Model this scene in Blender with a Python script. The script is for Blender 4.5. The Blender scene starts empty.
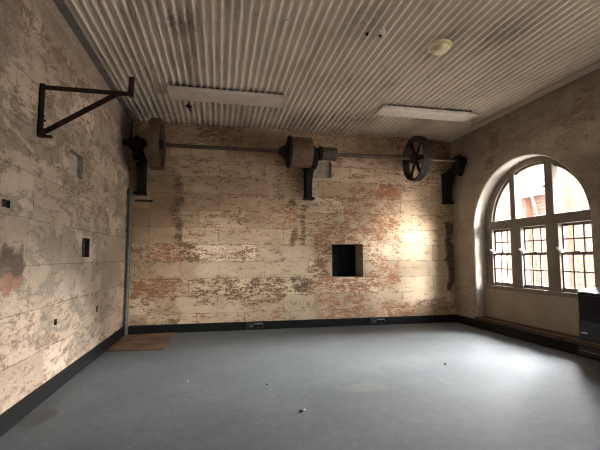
import bpy, bmesh, math, random
from mathutils import Vector, Matrix, noise as mnoise
random.seed(7)
S = bpy.context.scene
COL = S.collection
PI = math.pi

# ---- room dimensions (metres) ------------------------------------------------
XL, XR, YB, YF, H = -1.211, 3.647, 5.524, -2.7, 2.886

# wear maps: patches of exposed stone on each wall
# (along0, along1, z0, z1, peel, redness, paint tone, dirtiness, edge softness)
BACK_WEAR = [
    (-1.20, 3.68, 2.44, 2.92, 0.36, 0.25, 0.12, 0.40, 0.120),
    (-1.18, -0.55, 0.94, 2.79, 0.30, 0.15, 0.12, 0.40, 0.060),
    (-1.17, -0.63, 1.18, 1.92, 0.06, 0.10, 0.15, 0.28, 0.040),
    (-0.36, 0.34, 2.65, 2.91, 0.72, 0.35, 0.30, 0.30, 0.050),
    (2.60, 3.65, 2.71, 3.13, 0.65, 0.35, 0.30, 0.40, 0.050),
    (-0.69, 0.06, 2.41, 2.58, 0.12, 0.10, 0.60, 0.10, 0.030),
    (-0.55, 1.15, 1.96, 2.40, 0.42, 0.30, 0.25, 0.10, 0.080),
    (-0.54, 1.15, 1.46, 1.96, 0.40, 0.35, 0.38, 0.05, 0.080),
    (-0.53, 1.15, 1.18, 1.45, 0.36, 0.45, 0.55, 0.00, 0.050),
    (-0.63, -0.51, 0.10, 2.10, 0.62, 0.10, 0.30, 0.55, 0.020),
    (-1.00, -0.55, 0.95, 1.20, 0.62, 0.55, 0.45, 0.10, 0.030),
    (-1.16, -0.98, 0.95, 1.20, 0.50, 0.40, 0.40, 0.15, 0.030),
    (-1.15, -0.79, 0.73, 0.94, 0.42, 0.35, 0.42, 0.12, 0.020),
    (-0.78, -0.56, 0.72, 0.94, 0.10, 0.10, 0.50, 0.05, 0.020),
    (-1.14, -0.55, 0.47, 0.71, 0.72, 0.50, 0.45, 0.12, 0.020),
    (-1.13, -0.82, 0.20, 0.45, 0.48, 0.05, 0.72, 0.12, 0.020),
    (-0.80, -0.55, 0.19, 0.44, 0.42, 0.25, 0.50, 0.10, 0.020),
    (-1.12, -0.54, 0.08, 0.18, 0.60, 0.20, 0.50, 0.30, 0.020),
    (-0.54, 0.23, 0.24, 0.46, 0.10, 0.20, 0.95, 0.00, 0.015),
    (-0.53, 0.30, 0.08, 0.23, 0.42, 0.70, 0.85, 0.00, 0.020),
    (-0.55, -0.26, 0.94, 1.17, 0.68, 0.20, 0.50, 0.05, 0.020),
    (-0.26, 0.93, 0.94, 1.18, 0.46, 0.25, 0.85, 0.00, 0.030),
    (-0.55, -0.26, 0.72, 0.94, 0.12, 0.20, 0.40, 0.05, 0.020),
    (-0.26, 0.93, 0.71, 0.94, 0.22, 0.20, 0.88, 0.00, 0.030),
    (-0.54, -0.30, 0.48, 0.71, 0.60, 0.45, 0.50, 0.05, 0.020),
    (-0.30, 0.93, 0.34, 0.70, 0.62, 0.12, 0.90, 0.05, 0.030),
    (0.24, 0.93, 0.05, 0.33, 0.46, 0.65, 0.90, 0.00, 0.030),
    (0.93, 1.33, 0.10, 1.18, 0.38, 0.15, 0.92, 0.00, 0.020),
    (1.03, 1.33, 0.50, 0.70, 0.72, 0.02, 0.80, 0.35, 0.020),
    (1.00, 1.12, 1.18, 1.85, 0.66, 0.15, 0.40, 0.30, 0.020),
    (1.20, 1.27, 1.18, 1.75, 0.70, 0.10, 0.40, 0.30, 0.015),
    (1.33, 1.84, 1.18, 1.48, 0.55, 0.55, 0.50, 0.05, 0.040),
    (1.33, 1.62, 0.70, 1.18, 0.66, 0.35, 0.62, 0.05, 0.030),
    (1.45, 2.16, 0.37, 0.68, 0.56, 0.85, 0.90, 0.00, 0.040),
    (1.45, 2.16, -0.00, 0.37, 0.60, 0.95, 0.95, 0.00, 0.030),
    (0.62, 1.18, 1.46, 1.72, 0.55, 0.70, 0.50, 0.02, 0.020),
    (2.14, 2.76, 0.93, 1.26, 0.44, 0.70, 0.92, 0.00, 0.040),
    (2.13, 2.82, 0.51, 0.93, 0.55, 0.95, 0.92, 0.00, 0.040),
    (2.16, 2.71, 0.33, 0.51, 0.35, 0.50, 0.90, 0.00, 0.040),
    (1.84, 2.74, 1.26, 2.03, 0.56, 0.55, 0.60, 0.00, 0.050),
    (2.38, 2.75, 1.95, 2.17, 0.76, 0.85, 0.50, 0.10, 0.020),
    (1.85, 2.76, 2.11, 2.50, 0.35, 0.30, 0.50, 0.10, 0.050),
    (2.74, 3.61, 1.35, 2.14, 0.32, 0.30, 0.62, 0.10, 0.050),
    (2.72, 3.57, 0.27, 1.35, 0.20, 0.30, 0.93, 0.00, 0.040),
    (2.25, 2.95, 0.12, 0.31, 0.56, 0.95, 0.90, 0.00, 0.030),
    (2.96, 3.55, 0.22, 0.34, 0.60, 0.35, 0.70, 0.20, 0.020),
    (3.51, 3.65, 0.46, 1.56, 0.80, 0.00, 0.40, 0.75, 0.015),
]
LEFT_WEAR = [
    (-3.00, 2.60, -0.10, 3.00, 0.30, 0.00, 0.23, 0.05, 0.080),
    (2.34, 3.11, 2.27, 2.64, 0.25, 0.00, 0.28, 0.35, 0.080),
    (2.35, 2.47, 2.12, 2.38, 0.60, 0.50, 0.33, 0.10, 0.050),
    (2.59, 4.46, 2.01, 2.70, 0.55, 0.00, 0.43, 0.00, 0.150),
    (2.38, 2.85, 1.78, 2.21, 0.35, 0.00, 0.55, 0.00, 0.100),
    (2.85, 4.17, 1.79, 2.35, 0.48, 0.00, 0.51, 0.00, 0.100),
    (2.42, 4.99, 1.71, 1.98, 0.50, 0.00, 0.45, 0.00, 0.080),
    (2.44, 3.46, 1.28, 1.62, 0.30, 0.00, 0.53, 0.00, 0.080),
    (3.27, 4.45, 1.38, 1.69, 0.52, 0.00, 0.51, 0.00, 0.060),
    (2.47, 4.50, 1.09, 1.31, 0.22, 0.00, 0.45, 0.00, 0.060),
    (2.78, 4.56, 0.70, 1.10, 0.12, 0.00, 0.38, 0.02, 0.040),
    (2.49, 2.77, 0.87, 1.07, 1.05, 0.12, 0.40, 0.85, 0.020),
    (2.51, 2.76, 0.76, 0.89, 0.80, 0.90, 0.60, 0.05, 0.020),
    (2.52, 4.62, 0.50, 0.70, 0.40, 0.12, 0.45, 0.00, 0.050),
    (2.56, 4.18, -0.02, 0.52, 0.50, 0.10, 0.51, 0.02, 0.060),
    (3.39, 4.63, 0.20, 0.71, 0.45, 0.30, 0.49, 0.02, 0.050),
    (2.30, 5.55, 2.58, 2.95, 0.15, 0.00, 0.02, 0.20, 0.040),
    (2.30, 4.60, 2.50, 2.60, 0.80, 0.00, 0.53, 0.00, 0.040),
    (4.56, 5.27, 1.39, 2.09, 0.30, 0.00, 0.60, 0.15, 0.030),
    (4.65, 5.39, 0.67, 1.39, 0.12, 0.00, 0.48, 0.15, 0.030),
    (4.70, 5.39, 0.14, 0.68, 0.35, 0.75, 0.60, 0.00, 0.030),
]
RIGHT_WEAR = [
    (3.02, 5.23, 2.41, 3.07, 0.35, 0.30, 0.35, 0.35, 0.080),
    (4.43, 4.63, 2.46, 2.67, 0.90, 0.00, 1.00, 0.00, 0.020),
    (4.53, 4.73, 2.18, 2.37, 0.85, 0.00, 1.00, 0.00, 0.020),
    (4.80, 5.40, 2.39, 2.77, 0.40, 0.20, 0.45, 0.25, 0.060),
    (5.05, 5.47, 0.35, 2.41, 0.15, 0.10, 0.60, 0.05, 0.050),
    (3.06, 3.45, 1.53, 1.94, 0.50, 0.50, 0.30, 0.20, 0.050),
    (3.01, 3.27, 2.49, 2.68, 0.60, 0.30, 0.30, 0.20, 0.050),
    (4.72, 5.53, 0.16, 0.67, 0.40, 0.30, 0.70, 0.10, 0.050),
]

# light levels
SKY_WHITE, SKY_LEVEL, SKY_STRENGTH, SUN_E, SUN_A, EXPOSURE = .9, .5, 6.4, 6.5, 24., 1.82
HAZE_DIR, HAZE_SUN, HAZE_ANGLE = (1.4, .5, .88), 38., 44.

# ---- node helpers ----------------------------------------------------------------
class NT:
    def __init__(self, name):
        self.m = bpy.data.materials.new(name); self.m.use_nodes = True
        self.t = self.m.node_tree; self.t.nodes.clear()
        self.out = self.n('ShaderNodeOutputMaterial')
    def n(self, typ, **kw):
        x = self.t.nodes.new(typ)
        for k, v in kw.items(): setattr(x, k, v)
        return x
    def put(self, sock, v):
        if hasattr(v, 'is_output') or isinstance(v, bpy.types.NodeSocket): self.t.links.new(v, sock)
        elif v is not None:
            if sock.type == 'RGBA' and not hasattr(v, '__len__'): v = (v, v, v, 1)
            elif sock.type == 'RGBA' and len(v) == 3: v = (*v, 1)
            sock.default_value = v
    def math(self, op, a, b=None, c=None, clamp=False):
        x = self.n('ShaderNodeMath', operation=op, use_clamp=clamp)
        self.put(x.inputs[0], a)
        if b is not None: self.put(x.inputs[1], b)
        if c is not None: self.put(x.inputs[2], c)
        return x.outputs[0]
    def mix(self, f, a, b, blend='MIX'):
        x = self.n('ShaderNodeMix', data_type='RGBA', blend_type=blend)
        self.put(x.inputs[0], f); self.put(x.inputs[6], a); self.put(x.inputs[7], b)
        return x.outputs[2]
    def step(self, v, a, b, lo=0., hi=1.):
        x = self.n('ShaderNodeMapRange', interpolation_type='SMOOTHSTEP')
        self.put(x.inputs[0], v)
        for i, q in zip((1, 2, 3, 4), (a, b, lo, hi)): self.put(x.inputs[i], q)
        return x.outputs[0]
    def pos(self, scale=(1, 1, 1), obj=False):
        if obj: s = self.n('ShaderNodeTexCoord').outputs['Object']
        else: s = self.n('ShaderNodeNewGeometry').outputs['Position']
        mp = self.n('ShaderNodeMapping'); self.put(mp.inputs[0], s); mp.inputs['Scale'].default_value = scale
        return mp.outputs[0]
    def noise(self, vec, scale, detail=4., rough=.55, dist=0.):
        x = self.n('ShaderNodeTexNoise'); self.put(x.inputs['Vector'], vec)
        x.inputs['Scale'].default_value = scale; x.inputs['Detail'].default_value = detail
        x.inputs['Roughness'].default_value = rough; x.inputs['Distortion'].default_value = dist
        return x.outputs['Fac']
    def bump(self, h, strength=.5, dist=.01, normal=None):
        x = self.n('ShaderNodeBump'); self.put(x.inputs['Height'], h)
        x.inputs['Strength'].default_value = strength; x.inputs['Distance'].default_value = dist
        if normal is not None: self.put(x.inputs['Normal'], normal)
        return x.outputs[0]
    def finish(self, color, rough=.6, metal=0., normal=None, spec=.5, **kw):
        b = self.n('ShaderNodeBsdfPrincipled')
        self.put(b.inputs['Base Color'], color); self.put(b.inputs['Roughness'], rough)
        self.put(b.inputs['Metallic'], metal); self.put(b.inputs['Specular IOR Level'], spec)
        if normal is not None: self.put(b.inputs['Normal'], normal)
        for k, v in kw.items(): self.put(b.inputs[k], v)
        self.t.links.new(b.outputs[0], self.out.inputs[0]); return self.m

def sep(N, col):
    x = N.n('ShaderNodeSeparateColor'); N.put(x.inputs[0], col); return x.outputs

def old_wall(name, axes, brick_w, row_h, zoff, cream, tan, grey, brown, red, smooth=1., mortar=.006, greyness=.6):
    """limewashed stone: per-block tint, paint flaking off after the wear map"""
    N = NT(name)
    P = N.pos()
    s = N.n('ShaderNodeSeparateXYZ'); N.put(s.inputs[0], P)
    wob = N.noise(P, 3.5, 3)
    wz = N.math('MULTIPLY_ADD', wob, .03, -.015 - zoff)
    cmb = N.n('ShaderNodeCombineXYZ')
    N.put(cmb.inputs[0], N.math('MULTIPLY_ADD', wob, .02, s.outputs[axes]))
    N.put(cmb.inputs[1], N.math('ADD', s.outputs[2], wz))
    br = N.n('ShaderNodeTexBrick', offset=.43, offset_frequency=2, squash=.7, squash_frequency=3)
    N.put(br.inputs['Vector'], cmb.outputs[0])
    N.put(br.inputs['Color1'], (0, 0, 0)); N.put(br.inputs['Color2'], (1, 1, 1)); N.put(br.inputs['Mortar'], (.5, .5, .5))
    br.inputs['Scale'].default_value = 1; br.inputs['Mortar Size'].default_value = mortar
    br.inputs['Mortar Smooth'].default_value = .3
    br.inputs['Brick Width'].default_value = brick_w; br.inputs['Row Height'].default_value = row_h
    blk = sep(N, br.outputs[0])[0]; joint = br.outputs['Fac']
    at = N.n('ShaderNodeAttribute', attribute_name='wear')
    w = sep(N, at.outputs['Color']); peel, redn, tone = w[0], w[1], w[2]
    dirt_shade = N.n('ShaderNodeAttribute', attribute_name='dirt_shade').outputs['Fac']
    PS = N.pos((.62, .62, 1.35))
    n1 = N.noise(PS, 8.5, 9, .7, .5)
    n2 = N.noise(N.pos((.55, .55, 1.35)), 25., 7, .74, .3)
    n3 = N.noise(P, 2.2, 4, .6)
    n4 = N.noise(N.pos((.8, .8, 1.15)), 58., 4, .75)
    nn = N.math('ADD', N.math('MULTIPLY', n1, .36), N.math('ADD', N.math('MULTIPLY', n2, .36), N.math('MULTIPLY', n4, .28)))
    nn = N.math('MULTIPLY_ADD', nn, 2.9, -.95)
    # how far this spot has lost its paint
    t = N.math('ADD', nn, N.math('MULTIPLY_ADD', peel, .52, -.25))
    t = N.math('ADD', t, N.math('MULTIPLY_ADD', blk, .07, -.035))
    t = N.math('ADD', t, N.math('MULTIPLY', joint, .05))
    mask = N.step(t, .50, .53)
    deep = N.step(t, .53, .72)
    tn = N.math('ADD', N.math('ADD', tone, N.math('MULTIPLY_ADD', n3, 1.1, -.5)), N.math('ADD', N.math('MULTIPLY_ADD', blk, .3, -.15), N.math('MULTIPLY_ADD', n2, 1.8, -.9)), clamp=True)
    paint = N.mix(tn, tan, cream)
    g1 = N.noise(PS, 3.2, 8, .68, .6)
    paint = N.mix(N.math('MULTIPLY', N.step(N.math('ADD', g1, N.math('MULTIPLY_ADD', blk, .14, N.math('MULTIPLY', tone, -.16))), .50, .53), greyness), paint, grey)
    paint = N.mix(N.math('MULTIPLY', N.step(g1, .30, .62), .30), paint, tan)
    paint = N.mix(N.math('MULTIPLY', N.step(n2, .42, .7), .25), paint, brown)
    paint = N.mix(N.math('MULTIPLY', N.step(n4, .52, .66), .4), paint, (.80, .70, .54))
    vv = N.math('MULTIPLY_ADD', blk, .30, .84)
    paint = N.mix(1., paint, N.n('ShaderNodeCombineColor').outputs[0] if False else vv, 'MULTIPLY')
    stone = N.mix(N.step(N.math('ADD', redn, N.math('MULTIPLY_ADD', n3, .5, -.25)), .2, .8), brown, red)
    stone = N.mix(N.step(N.noise(P, 34., 6, .7), .35, .75), stone, N.mix(.5, stone, (.09, .055, .035)))
    stone = N.mix(N.math('MULTIPLY', N.step(n1, .5, .75), .35), stone, tan)
    stone = N.mix(deep, N.mix(.30, stone, paint), stone)
    col = N.mix(mask, paint, stone)
    col = N.mix(N.math('MULTIPLY', joint, N.step(N.noise(P, 9., 4), .35, .65, .1, .75)), col, N.mix(redn, (.17, .12, .08), (.24, .13, .08)))
    dn = N.math('MULTIPLY', dirt_shade, N.step(N.noise(PS, 5., 6, .65), .3, .62, .25, 1.), clamp=True)
    col = N.mix(dn, col, (.085, .065, .045))
    h = N.math('ADD', N.math('MULTIPLY', mask, -.55), N.math('MULTIPLY', n2, .55))
    h = N.math('ADD', h, N.math('MULTIPLY', joint, -.8))
    h = N.math('ADD', h, N.math('MULTIPLY', n1, .5))
    return N.finish(col, .85, 0, N.bump(h, .55 * smooth, .012), .2)

def simple(name, col, rough=.6, metal=0., var=.12, scale=14., bump=.0, spec=.5, col2=None, obj=True):
    N = NT(name); P = N.pos(obj=obj)
    n = N.noise(P, scale, 5, .6)
    c2 = col2 or tuple(c * (1 - 2.2 * var) for c in col)
    c = N.mix(N.step(n, .38, .66), col, c2)
    nrm = N.bump(N.noise(P, scale * 5, 4, .65), bump, .004) if bump else None
    return N.finish(c, rough, metal, nrm, spec)

M = {}
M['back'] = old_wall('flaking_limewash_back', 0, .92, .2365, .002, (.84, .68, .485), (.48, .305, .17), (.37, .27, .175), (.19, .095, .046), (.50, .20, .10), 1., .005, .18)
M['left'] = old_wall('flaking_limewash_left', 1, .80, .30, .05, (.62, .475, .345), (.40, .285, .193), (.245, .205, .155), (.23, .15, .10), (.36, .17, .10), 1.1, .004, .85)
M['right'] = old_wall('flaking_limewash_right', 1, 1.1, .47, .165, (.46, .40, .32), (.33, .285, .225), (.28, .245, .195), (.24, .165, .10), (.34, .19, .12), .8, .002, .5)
M['reveal'] = simple('pale_limewash_reveal', (.46, .42, .36), .8, 0, .07, 9., .25, .2, obj=False)
M['dark_hole'] = simple('dark_recess', (.06, .048, .036), .9, 0, .2, 20, .3, .2, obj=False)  # dark brown base for the insides of holes and the niche back
M['grey_plaster'] = simple('grey_plaster_recess', (.42, .36, .28), .9, 0, .12, 16, .4, .2, (.28, .24, .185), obj=False)
M['niche_side'] = simple('beige_niche_paint', (.42, .36, .25), .8, 0, .08, 10, .2, .2, obj=False)
M['black_paint'] = simple('black_skirting_paint', (.008, .008, .0085), .6, 0, .1, 20, .1, .2, obj=False)
M['black_panel'] = simple('black_panel_paint', (.006, .007, .009), .55, 0, .1, 6, 0, .15)
M['iron_black'] = simple('black_cast_iron', (.012, .011, .010), .62, .3, .15, 25, .4, .3)
M['iron_rust'] = simple('rusty_dark_iron', (.055, .030, .021), .7, .35, .2, 30, .5, .4, (.028, .016, .012))
M['drum'] = simple('brown_rusted_drum', (.17, .098, .056), .6, .2, .15, 14, .3, .4, (.11, .06, .034))
M['drum_grey'] = simple('grey_brown_drum', (.12, .085, .058), .6, .25, .15, 18, .3, .4, (.075, .052, .036))
M['shaft'] = simple('oily_steel_shaft', (.13, .088, .058), .45, .55, .2, 12, .1, .5, (.075, .05, .034))
M['wheel'] = simple('maroon_iron_wheel', (.030, .016, .012), .65, .2, .15, 25, .4, .3, (.018, .010, .008))
M['frame'] = simple('taupe_window_paint', (.20, .165, .13), .5, 0, .07, 12, .1, .4, obj=False)
M['apron'] = simple('beige_apron_panel', (.36, .31, .23), .75, 0, .06, 3, .15, .2, obj=False)
M['white_metal'] = simple('white_sash_lock', (.75, .73, .70), .4, 0, .05, 20)
M['batten'] = simple('aged_cream_batten', (.60, .53, .44), .5, 0, .07, 7, 0, .4, (.52, .455, .37))
M['cream_plastic'] = simple('yellowed_cream_plastic', (.80, .69, .43), .4, 0, .06, 10)
M['white_plastic'] = simple('white_plastic', (.68, .65, .60), .4, 0, .06, 10)
M['heater_black'] = simple('black_heater_enamel', (.006, .006, .007), .3, 0, .05, 6, 0, .25)
M['heater_grey'] = simple('dark_grey_heater_band', (.030, .032, .037), .45, 0, .05, 10, 0, .3)
M['heater_top'] = simple('pale_grey_heater_top', (.34, .33, .32), .35, 0, .05, 10, 0, .5)
M['chrome'] = simple('dull_chrome', (.6, .6, .6), .3, .8, .05, 10)
M['conduit'] = simple('grey_painted_conduit', (.13, .132, .12), .5, .1, .1, 12, .1, .4)
M['flashing'] = simple('grey_flat_flashing', (.19, .175, .155), .6, .1, .12, 6, .1, .3, (.13, .12, .105), obj=False)
M['ledge'] = simple('brown_ledge_timber', (.09, .062, .042), .7, 0, .15, 9, .2, .3, obj=False)
M['socket'] = simple('charcoal_socket_plastic', (.018, .019, .021), .5, 0, .08, 20)
M['socket_lip'] = simple('grey_socket_lip', (.22, .225, .23), .4, 0, .08, 20)
M['crumb_dark'] = simple('dark_crumb', (.03, .026, .022), .9)
M['crumb_light'] = simple('pale_crumb', (.62, .58, .52), .9)

def mat_carpet():
    N = NT('blue_grey_loop_carpet'); P = N.pos()
    n1 = N.noise(P, 260., 2, .6); n2 = N.noise(P, 2.1, 5, .6); n3 = N.noise(P, 17., 6, .75)
    c = N.mix(N.step(n1, .3, .7), (.036, .041, .0415), (.078, .086, .086))
    c = N.mix(N.math('MULTIPLY', N.step(n2, .42, .68), .3), c, (.12, .125, .12))
    c = N.mix(N.math('MULTIPLY', N.step(n3, .50, .70), .38), c, (.165, .175, .174))
    c = N.mix(N.math('MULTIPLY', N.step(N.noise(P, 7., 5, .7), .52, .68), .35), c, (.07, .073, .072))
    # trodden-in stains with their own outline
    def stain(cx, cy, rx, ry, amt, col):
        nonlocal c
        s = N.n('ShaderNodeSeparateXYZ'); N.put(s.inputs[0], P)
        dx = N.math('DIVIDE', N.math('SUBTRACT', s.outputs[0], cx), rx)
        dy = N.math('DIVIDE', N.math('SUBTRACT', s.outputs[1], cy), ry)
        d = N.math('SQRT', N.math('ADD', N.math('MULTIPLY', dx, dx), N.math('MULTIPLY', dy, dy)))
        d = N.math('ADD', d, N.math('MULTIPLY_ADD', N.noise(P, 9., 5, .7), 1.2, -.6))
        c = N.mix(N.step(d, .7, 1.15, amt, 0.), c, col)
    stain(1.12, 2.90, .20, .10, .55, (.12, .108, .092))
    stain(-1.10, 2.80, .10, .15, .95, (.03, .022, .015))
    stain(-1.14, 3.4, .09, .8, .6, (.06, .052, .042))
    stain(-.35, 5.3, .35, .12, .35, (.07, .066, .06))
    stain(2.0, 3.3, .05, .05, .5, (.08, .075, .07))
    h = N.math('ADD', N.math('MULTIPLY', n1, .8), N.math('MULTIPLY', n3, .6))
    return N.finish(c, .65, 0, N.bump(h, .7, .006), .4, **{'Sheen Weight': .10, 'Sheen Roughness': .45, 'Sheen Tint': (.8, .85, .86, 1)})
M['carpet'] = mat_carpet()

def mat_ceiling():
    N = NT('painted_corrugated_iron'); P = N.pos((1, .3, 1))
    Pi = N.pos()
    n1 = N.noise(P, 5., 6, .65, .3); n2 = N.noise(Pi, 1.3, 4, .55); n3 = N.noise(P, 26., 6, .72, .5)
    c = N.mix(N.step(n2, .35, .68), (.72, .64, .53), (.60, .53, .43))
    c = N.mix(N.math('MULTIPLY', N.step(n1, .50, .72), .55), c, (.29, .26, .215))
    c = N.mix(N.math('MULTIPLY', N.step(n3, .61, .74), .6), c, (.16, .13, .10))
    c = N.mix(N.math('MULTIPLY', N.step(N.noise(P, 17., 5, .7), .62, .7), .5), c, (.66, .62, .54))
    at = N.n('ShaderNodeAttribute', attribute_name='dirt_shade').outputs['Fac']
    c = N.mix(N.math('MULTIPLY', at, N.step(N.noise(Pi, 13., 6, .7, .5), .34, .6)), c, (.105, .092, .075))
    return N.finish(c, .33, 0, N.bump(n3, .2, .003), .6)
M['ceiling'] = mat_ceiling()

def mat_wood():
    N = NT('worn_brown_plywood'); P = N.pos((7, 1.0, 7))
    P2 = N.pos((1.2, 9, 9))
    n = N.noise(P2, 2.2, 6, .65, .8); n2 = N.noise(N.pos(), 3.5, 4, .6)
    c = N.mix(N.step(n, .32, .68), (.27, .17, .10), (.13, .073, .042))
    c = N.mix(N.math('MULTIPLY', N.step(n2, .45, .62), .75), c, (.085, .052, .033))
    return N.finish(c, .6, 0, N.bump(n, .2, .003), .4)
M['wood'] = mat_wood()

def mat_glass():
    N = NT('window_glass')
    tr = N.n('ShaderNodeBsdfTransparent'); tr.inputs[0].default_value = (.96, .965, .96, 1)
    gl = N.n('ShaderNodeBsdfGlossy'); gl.inputs['Roughness'].default_value = .02
    lw = N.n('ShaderNodeLayerWeight'); lw.inputs['Blend'].default_value = .5
    fr = N.math('MULTIPLY_ADD', N.math('POWER', lw.outputs['Facing'], 5.), .6, .04)
    mx = N.n('ShaderNodeMixShader')
    N.t.links.new(fr, mx.inputs[0]); N.t.links.new(tr.outputs[0], mx.inputs[1]); N.t.links.new(gl.outputs[0], mx.inputs[2])
    N.t.links.new(mx.outputs[0], N.out.inputs[0]); return N.m
M['glass'] = mat_glass()

def mat_brick():
    N = NT('pale_red_brickwork'); P = N.pos()
    s = N.n('ShaderNodeSeparateXYZ'); N.put(s.inputs[0], P)
    c = N.n('ShaderNodeCombineXYZ'); N.put(c.inputs[0], s.outputs[1]); N.put(c.inputs[1], s.outputs[2])
    br = N.n('ShaderNodeTexBrick'); N.put(br.inputs['Vector'], c.outputs[0])
    N.put(br.inputs['Color1'], (.20, .135, .11)); N.put(br.inputs['Color2'], (.245, .18, .15)); N.put(br.inputs['Mortar'], (.31, .265, .23))
    br.inputs['Scale'].default_value = 1; br.inputs['Brick Width'].default_value = .24; br.inputs['Row Height'].default_value = .086
    br.inputs['Mortar Size'].default_value = .008
    return N.finish(br.outputs[0], .9, 0, None, .1)
M['brick'] = mat_brick()
M['brick_red'] = simple('red_brick_pier', (.24, .145, .12), .9, 0, .08, 8, 0, .1, obj=False)
M['white_paint'] = simple('white_fascia_paint', (.40, .40, .40), .6, 0, .03, 4)
M['grey_beam'] = simple('grey_steel_beam', (.25, .235, .25), .6, 0, .05, 4)
M['louvre'] = simple('grey_louvre', (.25, .24, .26), .6, 0, .05, 4)
M['paving'] = simple('yard_paving', (.42, .40, .38), .9, 0, .08, 4, 0, .1, obj=False)

# ---- mesh helpers -------------------------------------------------------------------
def obj(name, bm, mat, parent=None, smooth=False, bevel=0., auto=None):
    me = bpy.data.meshes.new(name)
    bmesh.ops.recalc_face_normals(bm, faces=bm.faces[:])
    bm.to_mesh(me); bm.free()
    for q in (mat if isinstance(mat, (list, tuple)) else [mat]): me.materials.append(q)
    o = bpy.data.objects.new(name, me); COL.objects.link(o)
    if smooth:
        for f in me.polygons: f.use_smooth = True
        if auto: me.set_sharp_from_angle(angle=math.radians(auto))
    if bevel:
        b = o.modifiers.new('bevel', 'BEVEL'); b.width = bevel; b.segments = 2; b.limit_method = 'ANGLE'
    if parent:
        o.parent = parent; o.matrix_parent_inverse = Matrix.Translation(-Vector(parent.location)) if parent.parent is None else parent.matrix_parent_inverse.copy()
        if parent.parent is not None: o.matrix_parent_inverse = Matrix.Identity(4)
    return o
def thing(name, label, cat, loc=(0, 0, 0), group=None):
    o = bpy.data.objects.new(name, None); COL.objects.link(o); o.location = loc; o.empty_display_size = .1
    o['label'] = label; o['category'] = cat
    if group: o['group'] = group
    return o
def tag(o, label, cat, group=None):
    o['label'] = label; o['category'] = cat
    if group: o['group'] = group
    return o
def struct(o): o['kind'] = 'structure'; return o

def box(bm, x0, x1, y0, y1, z0, z1):
    v = [bm.verts.new(c) for c in ((x0, y0, z0), (x1, y0, z0), (x1, y1, z0), (x0, y1, z0), (x0, y0, z1), (x1, y0, z1), (x1, y1, z1), (x0, y1, z1))]
    for f in ((0, 3, 2, 1), (4, 5, 6, 7), (0, 1, 5, 4), (1, 2, 6, 5), (2, 3, 7, 6), (3, 0, 4, 7)): bm.faces.new([v[i] for i in f])
    return bm
def boxes(*bs):
    bm = bmesh.new()
    for b in bs: box(bm, *b)
    return bm
def bar(bm, a, b, w, h, up=(0, 0, 1)):
    a, b = Vector(a), Vector(b); d = (b - a).normalized(); s = d.cross(Vector(up)).normalized(); u = s.cross(d)
    v = []
    for p in (a, b):
        for i, j in ((-1, -1), (1, -1), (1, 1), (-1, 1)): v.append(bm.verts.new(p + s * (i * w / 2) + u * (j * h / 2)))
    for f in ((0, 1, 2, 3), (7, 6, 5, 4), (0, 4, 5, 1), (1, 5, 6, 2), (2, 6, 7, 3), (3, 7, 4, 0)): bm.faces.new([v[i] for i in f])
    return bm
def lathe(bm, prof, axis='x', c=(0, 0, 0), n=40, closed=False):
    """prof: (along, radius) pairs turned about an axis through c"""
    rings = []
    for t, r in prof:
        ring = []
        for i in range(n):
            a = 2 * PI * i / n; p, q = r * math.cos(a), r * math.sin(a)
            co = {'x': (t, p, q), 'y': (p, t, q), 'z': (p, q, t)}[axis]
            ring.append(bm.verts.new(Vector(co) + Vector(c)))
        rings.append(ring)
    pairs = list(zip(rings, rings[1:])) + ([(rings[-1], rings[0])] if closed else [])
    for A, B in pairs:
        for i in range(n): bm.faces.new((A[i], A[(i + 1) % n], B[(i + 1) % n], B[i]))
    if not closed: bm.faces.new(rings[0][::-1]); bm.faces.new(rings[-1])
    return bm
def prism(bm, outline, axis, t0, t1):
    """closed outline (2-D) extruded along an axis"""
    def co(p, t): return {'x': (t, p[0], p[1]), 'y': (p[0], t, p[1]), 'z': (p[0], p[1], t)}[axis]
    A = [bm.verts.new(co(p, t0)) for p in outline]; B = [bm.verts.new(co(p, t1)) for p in outline]
    n = len(outline); bm.faces.new(A[::-1]); bm.faces.new(B)
    for i in range(n): bm.faces.new((A[i], A[(i + 1) % n], B[(i + 1) % n], B[i]))
    return bm
def ribbon(bm, inner, outer, axis, t0, t1):
    """solid strip between two open polylines of the same length"""
    def co(p, t): return {'x': (t, p[0], p[1]), 'y': (p[0], t, p[1])}[axis]
    V = [[bm.verts.new(co(p, t)) for p in line] for line in (inner, outer) for t in (t0, t1)]
    i0, i1, o0, o1 = V; n = len(inner)
    for k in range(n - 1):
        for a, b in ((i0, i1), (i1, o1), (o1, o0), (o0, i0)): bm.faces.new((a[k], a[k + 1], b[k + 1], b[k]))
    for k in (0, n - 1): bm.faces.new((i0[k], i1[k], o1[k], o0[k]))
    return bm
def tube(bm, pts, r, n=12):
    pts = [Vector(p) for p in pts]; rings = []
    for i, p in enumerate(pts):
        d = (pts[min(i + 1, len(pts) - 1)] - pts[max(i - 1, 0)]).normalized()
        up = Vector((0, 0, 1)) if abs(d.z) < .9 else Vector((1, 0, 0))
        s = d.cross(up).normalized(); u = s.cross(d)
        rings.append([bm.verts.new(p + (s * math.cos(2 * PI * k / n) + u * math.sin(2 * PI * k / n)) * r) for k in range(n)])
    for A, B in zip(rings, rings[1:]):
        for k in range(n): bm.faces.new((A[k], A[(k + 1) % n], B[(k + 1) % n], B[k]))
    bm.faces.new(rings[0][::-1]); bm.faces.new(rings[-1]); return bm

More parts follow.
